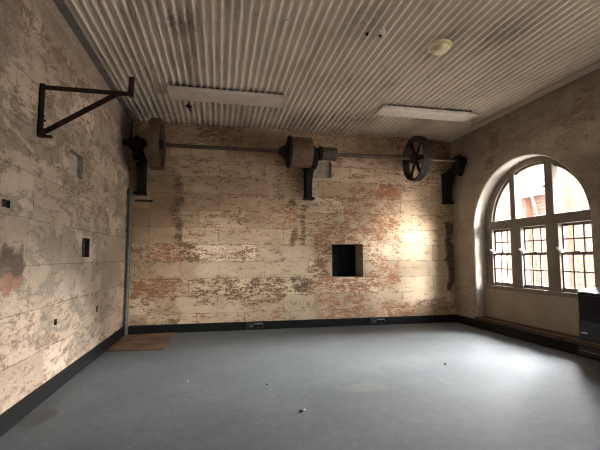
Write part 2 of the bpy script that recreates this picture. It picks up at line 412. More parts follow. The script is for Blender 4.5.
def lerp(a, b, t): return a + (b - a) * t
def sstep(x): x = max(0., min(1., x)); return x * x * (3 - 2 * x)
def paint_wear(o, table, axis, base):
    me = o.data
    me.color_attributes.new('wear', 'FLOAT_COLOR', 'POINT'); me.attributes.new('dirt_shade', 'FLOAT', 'POINT')
    ca, da = me.attributes['wear'], me.attributes['dirt_shade']
    for i, v in enumerate(me.vertices):
        a, z = v.co[axis], v.co.z
        q = Vector((a * 4.5, z * 4.5, axis * 7.)); j = mnoise.turbulence_vector(q, 4, False) * .08
        a += j.x; z += j.y * .8
        c = list(base)
        for a0, a1, z0, z1, p, r, t, d, s in table:
            p = p * (.90 if p > .68 else .74 if axis == 1 else 1. if r > .5 else .88); d0 = min(a - a0, a1 - a); d1 = min(z - z0, z1 - z)
            k = sstep(.5 + d0 / (2 * s)) * sstep(.5 + d1 / (2 * s))
            if k > 0: c = [lerp(q, w, k) for q, w in zip(c, (p, r, t, d))]
        ca.data[i].color = (c[0], c[1], c[2], 1); da.data[i].value = c[3]

def cuts(a0, a1, step, extra=()):
    n = max(1, round((a1 - a0) / step)); L = [a0 + (a1 - a0) * i / n for i in range(n + 1)]
    for e in extra:
        L = [q for q in L if abs(q - e) > step * .35 or q in (a0, a1)] + [e]
    return sorted(set(L))
def wall_grid(fixed, axis, sgn, a0, a1, z1, holes, step=.03):
    """wall in the plane axis=fixed; holes (a0,a1,z0,z1,depth,side_mat,back_mat) are recessed by sgn*depth"""
    bm = bmesh.new()
    A = cuts(a0, a1, step, [h[0] for h in holes] + [h[1] for h in holes]); Z = cuts(0, z1, step, [h[2] for h in holes] + [h[3] for h in holes])
    co = (lambda a, z, d=0: (fixed + sgn * d, a, z)) if axis == 'x' else (lambda a, z, d=0: (a, fixed + sgn * d, z))
    V = {}
    def vt(i, j):
        if (i, j) not in V: V[i, j] = bm.verts.new(co(A[i], Z[j]))
        return V[i, j]
    for i in range(len(A) - 1):
        for j in range(len(Z) - 1):
            ca, cz = (A[i] + A[i + 1]) / 2, (Z[j] + Z[j + 1]) / 2
            if any(h[0] < ca < h[1] and h[2] < cz < h[3] for h in holes): continue
            bm.faces.new((vt(i, j), vt(i + 1, j), vt(i + 1, j + 1), vt(i, j + 1)))
    for h0, h1, z0, z_1, dep, sm, bk in holes:
        F = [bm.verts.new(co(a, z)) for a, z in ((h0, z0), (h1, z0), (h1, z_1), (h0, z_1))]
        B = [bm.verts.new(co(a, z, dep)) for a, z in ((h0, z0), (h1, z0), (h1, z_1), (h0, z_1))]
        for k in range(4):
            bm.faces.new((F[k], F[(k + 1) % 4], B[(k + 1) % 4], B[k])).material_index = sm
        bm.faces.new(B).material_index = bk
    return bm

# ---- floor, walls, ceiling ------------------------------------------------------------
floor = struct(obj('floor', boxes((XL - .3, XR + .3, YF - .3, YB + .5, -.12, 0)), M['carpet']))

wb = struct(obj('wall_back', wall_grid(YB, 'y', 1, XL, XR, H + .04, [
    (1.637, 2.120, .708, 1.199, .38, 2, 1), (1.352, 1.637, 2.186, 2.431, .045, 3, 3),
    (-1.13, -.90, 1.755, 1.785, .03, 1, 1)]), [M['back'], M['dark_hole'], M['niche_side'], M['grey_plaster']]))
paint_wear(wb, BACK_WEAR, 0, (.35, .3, .5, .05))

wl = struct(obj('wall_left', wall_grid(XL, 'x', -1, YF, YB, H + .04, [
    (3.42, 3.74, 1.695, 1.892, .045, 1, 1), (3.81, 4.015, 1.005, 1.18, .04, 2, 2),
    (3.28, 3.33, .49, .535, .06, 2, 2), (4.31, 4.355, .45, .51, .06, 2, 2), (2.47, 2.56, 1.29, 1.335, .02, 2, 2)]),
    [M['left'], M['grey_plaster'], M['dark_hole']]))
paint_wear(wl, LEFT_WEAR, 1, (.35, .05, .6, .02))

fr_ = struct(obj('wall_front', boxes((XL - .1, XR + .1, YF - .12, YF, 0, H + .04)), M['reveal']))

W2 = (.05, 1.75, 1.30, 2.30)              # plain side window, out of view, added to light left wall and floor
WIN = [4.10]                      # arch centres along the right wall
HW, SPR, RISE, Z0 = .92, 1.38, .88, .15
def arch_z(dy): return SPR + RISE * math.sqrt(max(0, 1 - (dy / HW) ** 2))
def right_wall():
    bm = bmesh.new()
    Y = set(cuts(YF, YB, .04)); NA = 48
    for c in WIN:
        Y = {y for y in Y if abs(y - c) > HW + .005}
        Y |= {c - HW * math.cos(PI * i / NA) for i in range(NA + 1)}
    Y = sorted(Y | {W2[0], W2[1]})
    def col(y, lo, hi, n): return [bm.verts.new((XR, y, lerp(lo, hi, k / n))) for k in range(n + 1)]
    for y0, y1 in zip(Y, Y[1:]):
        m = (y0 + y1) / 2; c = next((c for c in WIN if abs(m - c) < HW), None)
        if W2[0] < m < W2[1]: spans = [((0, W2[2]), (0, W2[2]), 20), ((W2[3], H + .04), (W2[3], H + .04), 16)]
        elif c is None: spans = [((0, H + .04), (0, H + .04), 72)]
        else: spans = [((0, Z0), (0, Z0), 4), ((arch_z(y0 - c), H + .04), (arch_z(y1 - c), H + .04), 40)]
        for s0, s1, n in spans:
            a, b = col(y0, *s0, n), col(y1, *s1, n)
            for k in range(n): bm.faces.new((a[k], b[k], b[k + 1], a[k + 1]))
    bmesh.ops.remove_doubles(bm, verts=bm.verts[:], dist=.0005)
    return bm
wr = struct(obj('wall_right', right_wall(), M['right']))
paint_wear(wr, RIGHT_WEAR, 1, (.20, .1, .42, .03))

def outline(c, hw, spr, rise, zb, n=40):
    pts = [(c + hw, zb)] + [(c + hw * math.cos(PI * i / n), spr + rise * math.sin(PI * i / n)) for i in range(n + 1)] + [(c - hw, zb)]
    return pts
def reveal(c, i):
    bm = bmesh.new(); O = outline(c, HW, SPR, RISE, Z0) ; D = [0, .012, .03, .22]
    O2 = outline(c, HW - .012, SPR, RISE - .012, Z0)
    rows = [[bm.verts.new((XR + d, p[0], p[1])) for p in (O if d == 0 else O2)] for d in D]
    for A, B in zip(rows, rows[1:]):
        for k in range(len(A) - 1): bm.faces.new((A[k], A[k + 1], B[k + 1], B[k]))
    # sill shelf of the recess
    O3 = outline(c, HW + .04, SPR, RISE + .04, .5)
    ra = [bm.verts.new((XR + .29, p[0], p[1])) for p in O3]; rb = [bm.verts.new((XR + .62, p[0], p[1])) for p in O3]
    for k in range(len(ra) - 1): bm.faces.new((ra[k], ra[k + 1], rb[k + 1], rb[k])).material_index = 2
    q = [bm.verts.new(v) for v in ((XR, c - HW, Z0), (XR + .22, c - HW, Z0), (XR + .22, c + HW, Z0), (XR, c + HW, Z0))]
    f = bm.faces.new(q); f.material_index = 1
    o = struct(obj('trim_%d' % i, bm, [M['reveal'], M['ledge'], M['brick_red']], smooth=True, auto=40)); return o
for i, c in enumerate(WIN): reveal(c, i + 1)

def ceiling_bm():
    bm = bmesh.new(); pitch, amp = .0715, .015
    nx = int((XR - XL) / pitch * 10); ys = [YF + (YB - YF) * k / 60 for k in range(61)]
    rows = []
    for y in ys:
        rows.append([bm.verts.new((XL + (XR - XL) * i / nx, y, H + amp * math.sin(2 * PI * (i / nx) * (XR - XL) / pitch) + .004 * math.sin(y * 1.7 + i * .02))) for i in range(nx + 1)])
    for A, B in zip(rows, rows[1:]):
        for i in range(nx): bm.faces.new((A[i], A[i + 1], B[i + 1], B[i]))
    return bm
ce = struct(obj('ceiling', ceiling_bm(), M['ceiling'], smooth=True))
def ceil_dirt_shade():
    me = ce.data; da = me.attributes.new('dirt_shade', 'FLOAT', 'POINT')
    T = [(-.45, -.22, 3.0, 3.3, .9, .05), (-.36, -.24, 3.2, 4.2, .45, .05), (2.55, 2.85, 4.5, 4.72, .75, .04), (3.1, 3.6, 4.45, 4.75, .55, .05),  # patch behind the right batten paints in that fitting's shadow
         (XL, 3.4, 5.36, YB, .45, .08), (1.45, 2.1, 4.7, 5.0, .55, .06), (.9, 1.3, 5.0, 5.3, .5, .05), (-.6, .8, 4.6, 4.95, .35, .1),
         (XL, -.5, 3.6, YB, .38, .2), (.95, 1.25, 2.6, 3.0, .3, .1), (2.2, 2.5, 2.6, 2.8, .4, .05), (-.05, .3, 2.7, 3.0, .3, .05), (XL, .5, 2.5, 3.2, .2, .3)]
    for i, v in enumerate(me.vertices):
        k = 0.
        for a0, a1, b0, b1, t, s in T:
            k = max(k, t * sstep(.5 + min(v.co.x - a0, a1 - v.co.x) / (2 * s)) * sstep(.5 + min(v.co.y - b0, b1 - v.co.y) / (2 * s)))
        da.data[i].value = k
ceil_dirt_shade()
struct(obj('trim_3', boxes((XL, XL + .075, YF, YB, H - .026, H - .016)), M['flashing']))
struct(obj('trim_4', boxes((XR - .12, XR, YF, YB, H - .024, H - .017)), M['ceiling']))

# skirtings
SK, SD = .108, .045
struct(obj('baseboard_left', boxes((XL, XL + .03, YF, YB - SD, 0, SK)), M['black_paint'], bevel=.004))
struct(obj('baseboard_back', boxes((XL + .05, .395, YB - SD, YB, 0, SK), (.40, 2.165, YB - SD, YB, 0, SK), (2.175, XR, YB - SD, YB, 0, SK)), M['black_paint'], bevel=.004))
struct(obj('baseboard_right', boxes((XR - SD, XR, YF, YB - SD, 0, SK)), M['black_paint'], bevel=.004))
struct(obj('trim_5', boxes((XR - .03, XR, 2.4, 5.03, SK, SK + .038)), M['ledge'], bevel=.006))

# ---- arched windows ----------------------------------------------------------------------
def window(c, n):
    X0 = XR + .185
    r = bpy.data.objects.new('window_%d' % n, None); COL.objects.link(r); r.location = (X0, c, 0); struct(r)
    GW, GS, GR = .765, 1.43, .75
    zs = .60
    # outer arched frame
    inn = outline(c, GW, GS, GR, zs); out = outline(c, HW + .01, SPR, RISE + .01, zs)
    obj('frame', ribbon(bmesh.new(), inn, out, 'x', X0, X0 + .10), M['frame'], r)
    inn2 = outline(c, GW - .03, GS, GR - .03, 1.5); out2 = outline(c, GW + .01, GS, GR + .01, 1.5)
    obj('fanlight_bead', ribbon(bmesh.new(), inn2, out2, 'x', X0 + .03, X0 + .08), M['frame'], r)
    obj('transom', boxes((X0 - .02, X0 + .10, c - GW - .02, c + GW + .02, 1.385, 1.505)), M['frame'], r, bevel=.008)
    obj('sill', boxes((XR + .155, X0 + .12, c - HW + .004, c + HW - .004, .545, .605)), M['frame'], r, bevel=.008)
    obj('apron', boxes((XR + .15, X0 + .04, c - HW + .005, c + HW - .005, Z0 - .0, .55)), M['apron'], r)
    cols = [(.39, .765), (-.185, .22), (-.765, -.35)]       # light openings, far to near
    for a, b in ((.22, .39), (-.35, -.185)):
        obj('mullion', boxes((X0 - .01, X0 + .10, c + a - .005, c + b + .005, zs, 1.39)), M['frame'], r, bevel=.006)
    for m, w in ((.342, .09), (-.245, .115)):
        zt = GS + GR * math.sqrt(1 - (m / GW) ** 2)
        obj('mullion', boxes((X0 + .0, X0 + .10, c + m - w / 2, c + m + w / 2, 1.5, zt + .02)), M['frame'], r, bevel=.006)
    # fanlight glass, three lights
    for a, b in ((.387, GW), (-.1875, .297), (-GW, -.3025)):
        k = 14; top = []
        for i in range(k + 1):
            y = lerp(b, a, i / k); top.append((c + y, GS + GR * math.sqrt(max(0, 1 - (y / GW) ** 2))))
        top = [(y, max(z, 1.5)) for y, z in top]
        bm = bmesh.new(); bm.faces.new([bm.verts.new((X0 + .055, y, z)) for y, z in [(c + a, 1.5), (c + b, 1.5)] + top])
        obj('fanlight_pane', bm, M['glass'], r)
    st = .032
    for a, b in cols:
        y0, y1 = c + a, c + b
        for nm, z0, z1, dx in (('upper_sash', 1.03, 1.385, .05), ('lower_sash', .60, 1.055, .025)):
            xa, xb = X0 + dx, X0 + dx + .03
            lo = .05 if nm == 'lower_sash' else .03
            L = [(xa, xb, y0, y0 + st * .6, z0, z1), (xa, xb, y1 - st * .6, y1, z0, z1), (xa, xb, y0 + st * .6, y1 - st * .6, z0, z0 + lo), (xa, xb, y0 + st * .6, y1 - st * .6, z1 - .03, z1)]
            gy0, gy1, gz0, gz1 = y0 + st * .6, y1 - st * .6, z0 + lo, z1 - .03
            for q in (1, 2):
                yy = lerp(gy0, gy1, q / 3); L.append((xa + .004, xb - .004, yy - .009, yy + .009, gz0, gz1))
            zz = (gz0 + gz1) / 2; L.append((xa + .006, xb - .006, gy0, gy1, zz - .008, zz + .008))
            s = obj(nm, boxes(*L), M['frame'], r)
            bm = bmesh.new(); bm.faces.new([bm.verts.new(((xa + xb) / 2, y, z)) for y, z in ((gy0, gz0), (gy1, gz0), (gy1, gz1), (gy0, gz1))])
            obj('pane', bm, M['glass'], s)
        bm = boxes((X0 - .012, X0 + .03, y1 - .035, y1 - .005, 1.05, 1.085)); bar(bm, (X0 - .01, y1 - .02, 1.07), (X0 - .035, y1 + .005, 1.11), .022, .022)
        l = obj('sash_lock', bm, M['white_metal'], r, bevel=.004); l['label'] = 'white sash catch'
        obj('meeting_rail_catch', boxes((X0 + .01, X0 + .03, (y0 + y1) / 2 - .03, (y0 + y1) / 2 + .03, 1.05, 1.07)), M['frame'], r, bevel=.004)
    return r
for i, c in enumerate(WIN): window(c, i + 1)

def unseen_side_window():
    y0, y1, z0, z1 = W2
    r = bpy.data.objects.new('window_2', None); COL.objects.link(r); r.location = (XR + .1, (y0 + y1) / 2, z0); struct(r)
    xa, xb = XR + .10, XR + .16
    obj('frame', boxes((xa, xb, y0, y0 + .05, z0, z1), (xa, xb, y1 - .05, y1, z0, z1), (xa, xb, y0, y1, z0, z0 + .05), (xa, xb, y0, y1, z1 - .05, z1), (xa, xb, (y0 + y1) / 2 - .025, (y0 + y1) / 2 + .025, z0, z1)), M['frame'], r)
    obj('reveal', boxes((XR, XR + .33, y0 - .02, y0, z0, z1), (XR, XR + .33, y1, y1 + .02, z0, z1), (XR, XR + .33, y0, y1, z0 - .02, z0), (XR, XR + .33, y0, y1, z1, z1 + .02)), M['reveal'], r)
    bm = bmesh.new(); bm.faces.new([bm.verts.new((XR + .13, y, z)) for y, z in ((y0, z0), (y1, z0), (y1, z1), (y0, z1))])
    obj('pane', bm, M['glass'], r)
unseen_side_window()

# ---- line shaft with its pulleys ------------------------------------------------------------
SY, SZ = 5.113, 2.443
def shaft_z(x): return SZ
ls = thing('line_shaft', 'long brown overhead drive shaft carrying belt pulleys across the back wall', 'drive shaft', (1.25, SY, SZ))
obj('shaft_rod', lathe(bmesh.new(), [(-1.19, .026), (3.63, .026)], 'x', (0, SY, SZ), 20), M['shaft'], ls, True, auto=40)
o = obj('shaft_end', lathe(bmesh.new(), [(-1.205, .030), (-1.2, .034), (-.89, .034), (-.885, .030)], 'x', (0, SY, SZ), 20), M['iron_black'], ls, True, auto=40); o['label'] = 'black shaft end by the left wall'

def rim_bm(x0, x1, R, t, crown=.006, n=64):
    xm = (x0 + x1) / 2
    return lathe(bmesh.new(), [(x0, R - t), (x0, R), (xm, R + crown), (x1, R), (x1, R - t), (xm, R - t - .003)], 'x', (0, SY, SZ), n, True)
# solid-web pulley at the left
p = obj('disc_pulley', rim_bm(-.865, -.735, .325, .016), M['drum'], ls, True, auto=35); p['label'] = 'brown narrow belt pulley with solid dark web'
w = lathe(bmesh.new(), [(-.80, .05), (-.797, .315), (-.783, .315), (-.78, .05)], 'x', (0, SY, SZ), 56, True)
obj('web', w, M['wheel'], p, True, auto=35)
obj('hub', lathe(bmesh.new(), [(-.885, .045), (-.88, .055), (-.72, .055), (-.715, .045)], 'x', (0, SY, SZ), 28), M['wheel'], p, True, auto=35)
# wide drum in the middle with a stepped collar
p = obj('drum_pulley', lathe(bmesh.new(), [(.925, .19), (.925, .203), (1.07, .209), (1.215, .203), (1.215, .19), (1.07, .186)], 'x', (0, SY, SZ), 56, True), M['drum'], ls, True, auto=35); p['label'] = 'wide brown drum pulley'
obj('flange', lathe(bmesh.new(), [(.895, .03), (.895, .216), (.9, .221), (.925, .221), (.93, .216), (.93, .03)], 'x', (0, SY, SZ), 56, True), M['wheel'], p, True, auto=35)
obj('web', lathe(bmesh.new(), [(1.17, .03), (1.17, .19), (1.185, .19), (1.185, .03)], 'x', (0, SY, SZ), 56, True), M['iron_black'], p, True, auto=35)
obj('collar', lathe(bmesh.new(), [(.775, .03), (.775, .055), (.815, .058), (.815, .085), (.865, .088), (.865, .125), (.898, .125), (.898, .03)], 'x', (0, SY, SZ), 40, True), M['wheel'], p, True, auto=35)
for k in range(6):
    a = 2 * PI * k / 6
    obj('bolt', lathe(bmesh.new(), [(.853, .009), (.866, .009)], 'x', (0, SY + .106 * math.cos(a), SZ + .106 * math.sin(a)), 6), M['iron_black'], p)
# small sleeve pulley beyond the middle bracket
p = obj('sleeve_pulley', lathe(bmesh.new(), [(1.345, .03), (1.345, .088), (1.35, .092), (1.58, .092), (1.585, .088), (1.585, .03)], 'x', (0, SY, SZ), 44, True), M['drum_grey'], ls, True, auto=35); p['label'] = 'small grey brown sleeve pulley'
obj('end_flange', lathe(bmesh.new(), [(1.335, .03), (1.335, .099), (1.375, .099), (1.375, .03)], 'x', (0, SY, SZ), 44, True), M['iron_black'], p, True, auto=35)
# spoked wheel
p = obj('spoked_wheel', rim_bm(2.755, 2.865, .325, .02, .004), M['wheel'], ls, True, auto=35); p['label'] = 'dark maroon spoked iron wheel'
obj('hub', lathe(bmesh.new(), [(2.74, .03), (2.74, .065), (2.75, .072), (2.88, .072), (2.89, .065), (2.89, .03)], 'x', (0, SY, SZ), 32, True), M['wheel'], p, True, auto=35)
for k in range(6):
    a = PI / 3 * k
    bm = bmesh.new(); d = Vector((0, math.cos(a), math.sin(a))); s = Vector((0, -math.sin(a), math.cos(a))); c0 = Vector((2.81, SY, SZ))
    rows = []
    for j in range(9):
        t = j / 8; r_ = lerp(.055, .31, t); wd = lerp(.042, .028, math.sin(PI * t)) if False else lerp(.034, .026, t) + .018 * (2 * t - 1) ** 4; th = lerp(.02, .014, t)
        off = .018 * math.sin(PI * t)
        m = c0 + d * r_ + s * off
        rows.append([bm.verts.new(m + s * (wd * math.cos(q)) + Vector((th * math.sin(q), 0, 0))) for q in [2 * PI * i / 10 for i in range(10)]])
    for A, B in zip(rows, rows[1:]):
        for i in range(10): bm.faces.new((A[i], A[(i + 1) % 10], B[(i + 1) % 10], B[i]))
    bm.faces.new(rows[0][::-1]); bm.faces.new(rows[-1])
    obj('spoke', bm, M['wheel'], p, True)

# ---- cast iron wall hangers carrying the shaft -----------------------------------------------
def hanger(cx, label):
    t = thing('shaft_hanger', label, 'iron bracket', (cx, YB, 1.85), 'cast iron hangers holding the line shaft')
    Y = lambda s: YB - s
    arm = [(0, 1.87), (.10, 1.87), (.105, 2.04), (.125, 2.12), (.165, 2.19), (.225, 2.245), (.29, 2.28), (.345, 2.295), (.365, 2.27), (.405, 2.255), (.445, 2.27),
           (.462, 2.31), (.468, 2.37), (.462, 2.405), (.36, 2.405), (.352, 2.395), (.29, 2.375), (.21, 2.345), (.13, 2.325), (.06, 2.315), (0, 2.305)]
    arm = [(Y(s), z) for s, z in arm]
    obj('arm', prism(bmesh.new(), arm, 'x', cx - .046, cx + .046), M['iron_black'], t, bevel=.012)
    # raised flanges along the arm
    up = [(Y(s), z) for s, z in ((.045, 2.30), (.13, 2.308), (.21, 2.33), (.29, 2.36), (.35, 2.395))]
    lo = [(y, z + .03) for y, z in up]
    obj('rib', ribbon(bmesh.new(), up, lo, 'x', cx - .058, cx + .058), M['iron_black'], t, bevel=.006)
    obj('base_plate', boxes((cx - .060, cx + .060, YB - .03, YB - .001, 1.86, 2.315)), M['iron_black'], t, bevel=.008)
    obj('foot', boxes((cx - .078, cx + .078, YB - .135, YB - .001, 1.838, 1.872)), M['iron_black'], t, bevel=.01)
    obj('shoulder', boxes((cx - .075, cx + .075, YB - .10, YB - .001, 2.285, 2.325)), M['iron_black'], t, bevel=.01)
    obj('bearing_cap', lathe(bmesh.new(), [(cx - .085, .036), (cx - .085, .062), (cx - .07, .075), (cx + .07, .075), (cx + .085, .062), (cx + .085, .036)], 'x', (0, SY, SZ), 28, True), M['iron_black'], t, True, auto=35)
    obj('oil_cup', lathe(bmesh.new(), [(SZ + .06, .024), (SZ + .085, .026), (SZ + .10, .02), (SZ + .104, .008)], 'z', (cx, SY, 0), 16), M['iron_black'], t, True, auto=35)
    obj('drip_cup', lathe(bmesh.new(), [(2.215, .022), (2.225, .036), (2.262, .042), (2.27, .036)], 'z', (cx, SY, 0), 20), M['iron_black'], t, True, auto=35)
    for s, z in ((-.05, 1.93), (.05, 1.93)):
        obj('bolt', lathe(bmesh.new(), [(YB - .045, .013), (YB - .028, .013)], 'y', (cx + s, 0, z), 6), M['iron_black'], t)
hanger(-1.045, 'black iron hanger on back wall beside the left corner and disc pulley')
hanger(1.268, 'black iron hanger below the wide brown drum at the middle of the shaft')
hanger(3.53, 'black iron hanger in the right corner beyond the spoked wheel')

# black cable dropping from the ceiling corner
tag(obj('hanging_cable', tube(bmesh.new(), [(-1.195, 5.48, H - .02), (-1.19, 5.478, 2.75), (-1.192, 5.475, 2.66), (-1.18, 5.46, 2.58)], .009, 8), M['iron_black'], None, True),
    'thin black cable hanging from the ceiling in the left back corner', 'cable')

# ---- rusty triangular bracket on the left wall ----------------------------------------------
tb = thing('wall_bracket', 'rusty triangular iron bracket jutting from the left wall under the ceiling', 'bracket', (XL, 2.855, 1.82))
bm = boxes((XL + .001, XL + .009, 2.835, 2.875, 1.82, 2.18), (XL + .001, XL + .035, 2.835, 2.843, 1.82, 2.18))
obj('wall_bar', bm, M['iron_rust'], tb)
bm = bmesh.new(); bar(bm, (XL, 2.855, 2.168), (-.615, 2.855, 2.168), .030, .007); bar(bm, (XL, 2.842, 2.155), (-.615, 2.842, 2.155), .006, .030)
obj('arm', bm, M['iron_rust'], tb)
bm = bmesh.new(); bar(bm, (XL + .02, 2.85, 1.835), (-.72, 2.85, 2.155), .010, .034)
obj('brace', bm, M['iron_rust'], tb)
obj('upright_tip', boxes((-.650, -.615, 2.84, 2.87, 2.14, 2.285)), M['iron_rust'], tb, bevel=.003)
obj('foot_tab', boxes((XL + .001, XL + .085, 2.838, 2.872, 1.812, 1.826)), M['iron_rust'], tb)
for z, l in ((1.96, .03), (1.93, .038), (1.905, .028), (1.87, .034)):
    obj('bolt', lathe(bmesh.new(), [(XL + .005, .010), (XL + l, .010)], 'x', (0, 2.862, z), 8), M['iron_rust'], tb)

# ---- ceiling fittings ------------------------------------------------------------------------
def batten(x0, x1, y0, y1, label):
    t = thing('ceiling_batten_light', label, 'ceiling light', ((x0 + x1) / 2, (y0 + y1) / 2, H - .01), 'flat cream batten lights on the corrugated ceiling')
    zt, zb = H - .040, H - .072
    bm = bmesh.new()
    q = [((x0 + .0, y0 + .0, zt), (x1, y0, zt), (x1, y1, zt), (x0, y1, zt)), ((x0 + .012, y0 + .02, zb), (x1 - .012, y0 + .02, zb), (x1 - .012, y1 - .02, zb), (x0 + .012, y1 - .02, zb))]
    A, B = [[bm.verts.new(p) for p in r] for r in q]
    bm.faces.new(A); bm.faces.new(B[::-1])
    for k in range(4): bm.faces.new((A[k], A[(k + 1) % 4], B[(k + 1) % 4], B[k]))
    obj('diffuser', bm, M['batten'], t, bevel=.006)
    for xa, xb in ((x0 - .006, x0 + .016), (x1 - .016, x1 + .006)):
        obj('end_cap', boxes((xa, xb, y0 + .004, y1 - .004, zb - .003, zt)), M['batten'], t, bevel=.004)
    obj('mounting_tray', boxes((x0 + .03, x1 - .03, y0 + .06, y1 - .04, zt - .004, H + .004)), M['flashing'], t)
batten(-.575, .73, 4.21, 4.545, 'long flat cream batten light on the ceiling above the drum pulley, nearer the left wall')
batten(1.92, 3.20, 4.25, 4.53, 'long flat cream batten light on the ceiling near the spoked wheel and right wall')

sd = thing('smoke_detector', 'round yellowed cream smoke detector on the corrugated ceiling', 'smoke detector', (1.88, 2.955, H))
obj('base', lathe(bmesh.new(), [(H - .042, .096), (H - .037, .102), (H - .014, .102), (H - .010, .09)], 'z', (1.88, 2.955, 0), 40), M['cream_plastic'], sd, True, auto=35)
obj('cover', lathe(bmesh.new(), [(H - .080, .046), (H - .076, .060), (H - .058, .076), (H - .044, .084), (H - .040, .08)], 'z', (1.88, 2.955, 0), 40), M['cream_plastic'], sd, True, auto=50)
sp = thing('ceiling_sensor', 'small white ceiling sensor with a dark eye left of the smoke detector', 'ceiling sensor', (1.281, 2.867, H))
obj('escutcheon', lathe(bmesh.new(), [(H - .046, .034), (H - .040, .042), (H - .016, .044), (H + .010, .04)], 'z', (1.281, 2.867, 0), 28), M['white_plastic'], sp, True, auto=40)
e = obj('eye', lathe(bmesh.new(), [(H - .058, .008), (H - .052, .013), (H - .045, .015)], 'z', (1.281, 2.867, 0), 24), M['iron_black'], sp, True, auto=40); e['label'] = 'dark eye'
obj('lip', lathe(bmesh.new(), [(H - .054, .022), (H - .054, .029), (H - .044, .033), (H - .044, .022)], 'z', (1.281, 2.867, 0), 24, True), M['white_plastic'], sp, True)
bm = lathe(bmesh.new(), [(H - .010, .012), (H - .022, .013), (H - .030, .008)], 'z', (1.185, 2.916, 0), 10)
tag(obj('ceiling_plug', bm, M['iron_black'], None, True), 'tiny black plug in the ceiling beside the small white sensor', 'plug')
hk = thing('ceiling_hook', 'small black hook under the ceiling behind the left batten light', 'hook', (-.397, 4.833, H))
obj('rose', lathe(bmesh.new(), [(H - .03, .03), (H - .022, .04), (H - .006, .04)], 'z', (-.397, 4.833, 0), 20), M['iron_black'], hk, True, auto=40)
obj('hook', tube(bmesh.new(), [(-.397, 4.833, H - .025), (-.397, 4.833, H - .05)] + [(-.397 + .02 - .02 * math.cos(a), 4.833, H - .05 - .02 * math.sin(a)) for a in [PI * k / 6 for k in range(7)]], .006, 8), M['iron_black'], hk, True)
bm = bmesh.new()
rr = random.Random(3)
ring = [bm.verts.new((.487 + .03 * rr.uniform(.6, 1.2) * math.cos(a), 2.85 + .022 * rr.uniform(.6, 1.2) * math.sin(a), H - .026)) for a in [2 * PI * k / 9 for k in range(9)]]
tp = bm.verts.new((.487, 2.85, H - .006)); lw = bm.verts.new((.493, 2.846, H - .038))
for k in range(9): bm.faces.new((ring[k], ring[(k + 1) % 9], tp)); bm.faces.new((ring[(k + 1) % 9], ring[k], lw))
tag(obj('plaster_dab', bm, M['crumb_light']), 'small white dab of filler stuck to the corrugated ceiling', 'filler dab')

# ---- things along the walls --------------------------------------------------------------------
cd = thing('conduit', 'grey vertical conduit running down the left back corner to the floor', 'pipe', (-1.172, 5.452, 0))
obj('pipe', lathe(bmesh.new(), [(.0, .027), (1.90, .027)], 'z', (-1.172, 5.452, 0), 20), M['conduit'], cd, True, auto=40)
for z in (.14, 1.88): obj('coupling', lathe(bmesh.new(), [(z - .035, .027), (z - .03, .034), (z + .03, .034), (z + .035, .027)], 'z', (-1.172, 5.452, 0), 20), M['conduit'], cd, True, auto=40)
for z in (.62, 1.35):
    obj('saddle_clip', boxes((XL + .001, -1.14, 5.44, 5.464, z - .012, z + .012)), M['conduit'], cd, bevel=.003)

hp = thing('access_panel', 'black panel with a small latch closing the square niche in the back wall', 'panel', (1.87, 5.85, .71))
obj('door', boxes((1.645, 2.112, 5.835, 5.86, .712, 1.195)), M['black_panel'], hp, bevel=.004)
obj('door_stile', boxes((1.80, 1.812, 5.829, 5.836, .712, 1.195)), M['black_panel'], hp)
l = obj('latch', boxes((2.075, 2.108, 5.815, 5.836, .90, 1.0)), M['iron_black'], hp, bevel=.004); l['label'] = 'small black latch'

def socket(x, label):
    t = thing('power_outlet', label, 'power outlet', (x, YB - SD, .06), 'power outlets on the back skirting')
    y = YB - SD
    obj('plate', boxes((x - .07, x + .16, y - .016, y - .0005, .022, .098)), M['socket'], t, bevel=.003)
    obj('outlet_lip', boxes((x + .03, x + .15, y - .026, y - .0155, .077, .086)), M['socket_lip'], t, bevel=.002)
    for k in (0, 1): obj('socket_face', boxes((x + .035 + k * .06, x + .085 + k * .06, y - .021, y - .0155, .032, .072)), M['black_panel'], t, bevel=.002)
    obj('switch', boxes((x - .015, x + .005, y - .021, y - .0155, .045, .07)), M['socket_lip'], t, bevel=.002)
socket(.455, 'charcoal power outlet on the back skirting left of the niche')
socket(2.27, 'charcoal power outlet on the back skirting right of the niche')
t = thing('skirting_outlet', 'dark outlet with a pale edge on the right skirting below the heater', 'power outlet', (XR - SD, 3.22, .06))
obj('plate', boxes((XR - SD - .014, XR - SD - .0005, 3.04, 3.36, .02, .10)), M['socket'], t, bevel=.003)
obj('outlet_lip', boxes((XR - SD - .024, XR - SD - .0135, 3.06, 3.33, .062, .070)), M['socket_lip'], t, bevel=.002)

ht = thing('wall_heater', 'black box wall heater with grey lower band under the arched window', 'heater', (3.56, 2.9, .2))
hx, hy0, hy1 = 3.477, 2.45, 3.225
obj('casing', boxes((hx, XR - .001, hy0, hy1, .215, .655)), M['heater_black'], ht, bevel=.008)
tp = obj('top_plate', prism(bmesh.new(), [(hx - .004, .6555), (XR - .001, .6555), (XR - .001, .705), (hx - .004, .662)], 'y', hy0 - .004, hy1 + .004), M['heater_top'], ht, bevel=.002); tp['label'] = 'pale sloping top'
g = obj('lower_band', boxes((hx - .012, hx + .01, hy0 + .005, hy1 - .004, .195, .385)), M['heater_grey'], ht, bevel=.006); g['label'] = 'dark grey lower panel'
obj('glass_front', boxes((hx - .007, hx + .004, hy0 + .03, hy1 - .03, .42, .63)), M['heater_black'], ht, bevel=.003)
obj('badge', boxes((hx - .015, hx - .011, 3.13, 3.195, .262, .278)), M['chrome'], ht)

